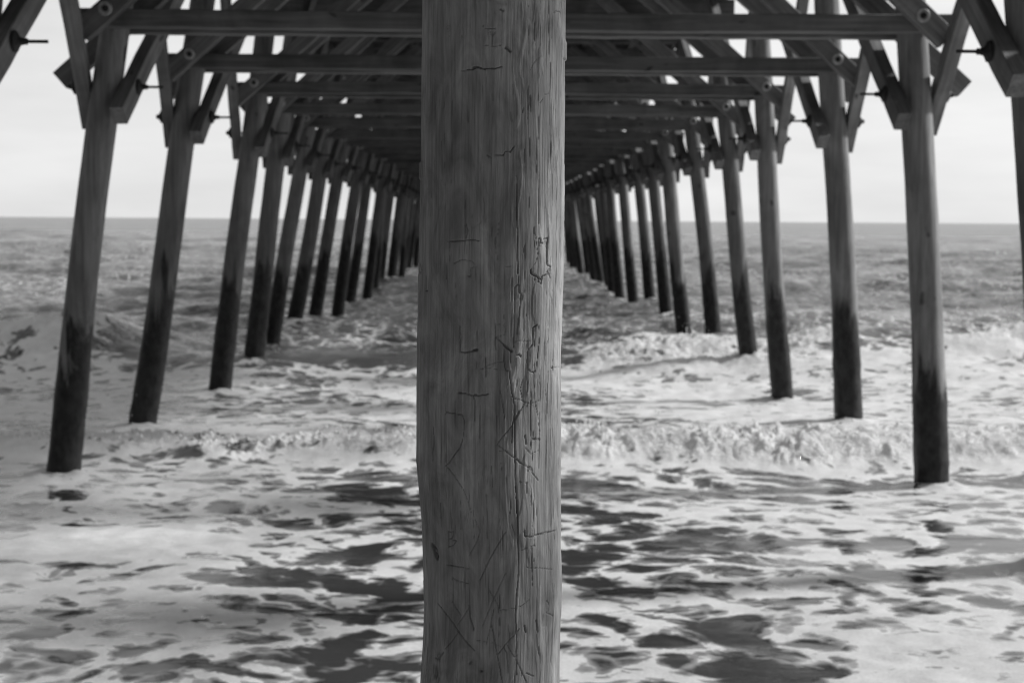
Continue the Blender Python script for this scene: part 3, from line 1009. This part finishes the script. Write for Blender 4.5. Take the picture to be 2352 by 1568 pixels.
T('C', [(1310, 500), (1310, 1300)], .8, 1.4, .6); T('C', [(1170, 560), (1172, 1500)], .8, 1.4, .6); T('C', [(865, 700), (868, 940)], .8, 1, .5); T('C', [(815, 1150), (830, 1340)], .9, 1.1, .55)
T('C', [(1210, 580), (1235, 700), (1245, 790), (1255, 840)], .9, 1.4, .25); T('C', [(1100, 380), (1075, 460), (1095, 540)], .8, 1.2, .3); T('C', [(200, 320), (192, 345)], 1.2, 1.5, .7)
T('C', [(395, 350), (380, 400)], 1, 1, .5); T('C', [(990, 1440), (985, 1568)], .9, 1.5, .3); T('C', [(360, 1480), (362, 1568)], 1.6, 1.8, .8); T('C', [(770, 1400), (775, 1568)], .8, 1.2, .5)
T('C', [(1120, 985), (1170, 1045), (1180, 1035), (1240, 1010)], .8, 1, .5)
# panel D: bottom quarter
T('D', [(272, 375), (285, 410), (300, 450), (312, 490)], 5.2, 6, .8); T('D', [(290, 380), (315, 425), (320, 480), (318, 505)], 3.2, 5, .9)
T('D', [(410, 270), (412, 400)], 1.3, 1.5, .6); T('D', [(408, 270), (460, 268), (442, 320), (415, 332)], 1.2, 1.4, .55); T('D', [(430, 330), (482, 348), (452, 385), (410, 400)], 1.2, 1.4, .55)
T('D', [(1065, 262), (1068, 305), (1110, 312)], 1.6, 2.4, .9); T('D', [(1110, 314), (1180, 295), (1250, 275), (1320, 258)], 1.3, 2, .8)
for i in range(15):
    T('D', [(1128 + i * 13, 302 - i * 3.2), (1132 + i * 13, 318 - i * 3.6)], 1.0, 1.8, .8)
T('D', [(1335, 228), (1328, 262)], 1.3, 2, .85); T('D', [(1035, 432), (1100, 400), (1155, 390)], .9, 1.3, .6); T('D', [(400, 555), (500, 570), (590, 585)], 1.1, 1.4, .65)
T('D', [(440, 658), (480, 685), (585, 715)], 1.0, 1.2, .55); T('D', [(905, 270), (850, 360), (760, 520), (685, 685)], 1.0, 1.5, .7); T('D', [(640, 160), (685, 260), (665, 340), (620, 420), (585, 480)], .9, 1.2, .5)
T('D', [(1090, 578), (1190, 580), (1295, 590)], .9, 1.3, .6); T('D', [(320, 880), (400, 980), (500, 1120), (570, 1220), (640, 1290)], 1.1, 1.5, .7); T('D', [(590, 920), (540, 1000), (490, 1070)], .9, 1.2, .55)
T('D', [(440, 870), (480, 930), (525, 985)], 1, 1.4, .65); T('D', [(500, 1130), (440, 1210), (385, 1272)], 1, 1.4, .65); T('D', [(492, 1115), (505, 1130)], 2.4, 2, .8)
T('D', [(905, 620), (800, 850), (705, 1080)], .8, 1.1, .5); T('D', [(755, 760), (830, 880), (870, 960)], .9, 1.2, .55); T('D', [(805, 930), (780, 1050), (735, 1245)], .9, 1.2, .5)
T('D', [(780, 1050), (810, 1200), (850, 1400), (880, 1568)], 1.1, 1.6, .75); T('D', [(920, 1240), (1000, 1370), (1090, 1568)], 1.1, 1.6, .75); T('D', [(845, 1315), (920, 1220), (1025, 1100)], 1.0, 1.5, .7)
T('D', [(660, 1200), (800, 1220), (870, 1260)], .8, 1, .45); T('D', [(870, 940), (1040, 910), (1110, 850)], .9, 1.1, .5); T('D', [(1066, 1075), (1078, 1130)], 2.2, 2.5, .85)
T('D', [(590, 900), (598, 1010), (620, 1070), (630, 1105)], 2.4, 2.4, .7); T('D', [(1003, 0), (1012, 300), (1018, 600), (1000, 800), (988, 1000), (1000, 1240), (1002, 1500)], 1.4, 3, .9)
T('D', [(1085, 1482), (1150, 1510)], 1.2, 1.6, .75); T('D', [(1255, 860), (1272, 880), (1268, 950), (1255, 962), (1310, 990)], 1, 1.4, .55); T('D', [(1185, 1260), (1195, 1330)], 1.4, 2, .8)
T('D', [(755, 400), (757, 900)], .8, 1.2, .5); T('D', [(1130, 400), (1132, 600)], .8, 1.2, .5); T('D', [(955, 200), (985, 290)], .9, 1.2, .4)
T('D', [(172, 1485), (195, 1400), (213, 1250), (222, 1150)], 2.4, 3, .85); T('D', [(210, 1520), (232, 1440), (235, 1260)], 1.8, 2.5, .8); T('D', [(250, 1180), (252, 1050)], 1.6, 2, .75)
T('D', [(225, 880), (218, 940)], 1.8, 2, .75); T('D', [(235, 480), (238, 720)], .9, 1.4, .6); T('D', [(690, 1462), (700, 1468)], 3.0, 2, .75); T('D', [(595, 1400), (605, 1385)], 3.2, 1.5, .6)
T('D', [(330, 1350), (345, 1330), (370, 1305)], 3.4, 1.5, .7); T('D', [(305, 1350), (335, 1358)], 3.6, 1.5, .7)
T('D', [(345, 20), (348, 150)], 1.4, 1.6, .7); T('D', [(515, 0), (518, 250)], .8, 1.2, .5); T('D', [(745, 30), (748, 330)], .8, 1.2, .5); T('D', [(1170, 1030), (1180, 1130)], 2, 2, .6)
T('D', [(895, 1270), (918, 1310), (930, 1480)], 1.3, 1.6, .6)
# natural drying checks along the grain, more of them on the sunny side
rc = np.random.RandomState(12)
for i in range(220):
    s0 = (rc.rand() * 2 - 1) * math.pi * rbar
    if abs(s0) < 0.25 and rc.rand() < 0.55:
        s0 = abs(s0)
    z0 = zbot_v - 0.05 + rc.rand() * (ztop_v - zbot_v + 0.1)
    L = 0.02 + 0.20 * rc.rand() ** 2
    drift = rc.normal(0, 0.0015)
    q = [(s0 + drift * t + 0.0006 * math.sin(t * 9 + i), z0 - L * t) for t in np.linspace(0, 1, 6)]
    groove(q, 0.42 + 0.35 * rc.rand(), 0.5 + 1.2 * rc.rand(), 0.2 + 0.45 * rc.rand(), seed=i)
# stain at the foot of the visible part
for (cx0, cy0, r0, st_) in ((320, 1510, 60, .9), (330, 1345, 34, .7), (400, 1490, 40, .35), (250, 1540, 50, .5)):
    s_, z_ = on_pile((1600 + cx0 / 2.146) / 1.7415, (2000 + cy0 / 2.146) / 1.7415)
    rad = r0 * 0.2676 / F * PD
    e = ((SX - s_) / rad) ** 2 + ((ZZ - z_) / (rad * 1.4)) ** 2
    dirt_shade = np.maximum(dirt_shade, st_ * np.exp(-e) * np.clip(0.7 + 1.2 * nnoise(SX * 190, ZZ * 70, 77), 0, 1))
for (pn, cx0, cy0, r0) in (('A', 965, 440, 13), ('B', 590, 500, 9), ('C', 760, 1150, 9), ('D', 1075, 1100, 9), ('D', 695, 1465, 10), ('B', 1030, 300, 8), ('A', 430, 260, 16), ('D', 620, 1390, 12)):
    off_, sc_ = PAN[pn]
    s_, z_ = on_pile((1600 + cx0 / sc_) / 1.7415, (off_ + cy0 / sc_) / 1.7415)
    rad = r0 / sc_ / 1.7415 / F * PD
    e = np.sqrt(((SX - s_) / rad) ** 2 + ((ZZ - z_) / (rad * 1.5)) ** 2)
    ring = np.exp(-(e / 1.6) ** 2) * (0.45 + 0.3 * np.sin(e * 7))
    dirt_shade = np.maximum(dirt_shade, 0.6 * np.clip(ring, 0, 1))
# surface relief: fibres, shallow flaked steps
relief = 0.0011 * fbm(SX * 38, ZZ * 3.0, 4, 90) + 0.0006 * fbm(SX * 190, ZZ * 9, 3, 92)
relief += 0.003 * fbm(SX * 7, ZZ * 2.2, 3, 95)
plate = fbm(SX * 22 + 0.5 * nnoise(SX * 40, ZZ * 8, 97), ZZ * 2.6, 4, 96)
flake = sstep(0.10, 0.125, plate) * sstep(0.0, 0.05, SX) * 0.0009 + sstep(0.22, 0.24, plate) * 0.0006
tone = np.clip(0.5 + 0.7 * fbm(SX * 12, ZZ * 3.4 + 0.8 * nnoise(SX * 40, ZZ * 5, 98), 4, 99) + 0.25 * sstep(0.10, 0.13, plate) * sstep(0.0, 0.05, SX), 0, 1)
z_a, z_b = on_pile(1290, 131)[1], on_pile(1290, 96)[1]
relief += 0.0034 * sstep(z_a - 0.0015, z_a, ZZ) * sstep(z_b + 0.012, z_b, ZZ) * sstep(1.15, 1.35, THs) * sstep(1.95, 1.75, THs)
z_a, z_b = on_pile(980, 408)[1], on_pile(980, 372)[1]
relief += 0.0028 * sstep(z_a - 0.004, z_a, ZZ) * sstep(z_b + 0.003, z_b, ZZ) * sstep(-1.2, -1.4, THs) * sstep(-2.0, -1.7, THs)
inview = sstep(zbot_v - 0.1, zbot_v - 0.02, ZZ) * sstep(ztop_v + 0.1, ztop_v + 0.02, ZZ)
Rf = RR[:, None] + relief + flake - depth
lowf = sstep(zbot_v, zbot_v - 0.5, ZZ)
Pm = np.stack([CX[:, None] + Rf * np.sin(TH), PD - Rf * np.cos(TH), ZZ], -1)
c0x, c0y = float(cx_[0]), PD
Pm[..., 0] -= c0x
Pm[..., 1] -= c0y
me = grid_mesh("carved_pile", Pm, M_FRONT, wrap=True, caps=True, attrs={"dirt_shade": dirt_shade, "tone": tone})
fp = link("wooden_pile", me)
fp.location = (c0x, c0y, 0)
fp["label"] = "thick grey round pile nearest the viewer, its cracked wood scratched with carved letters"
fp["category"] = "wooden pile"
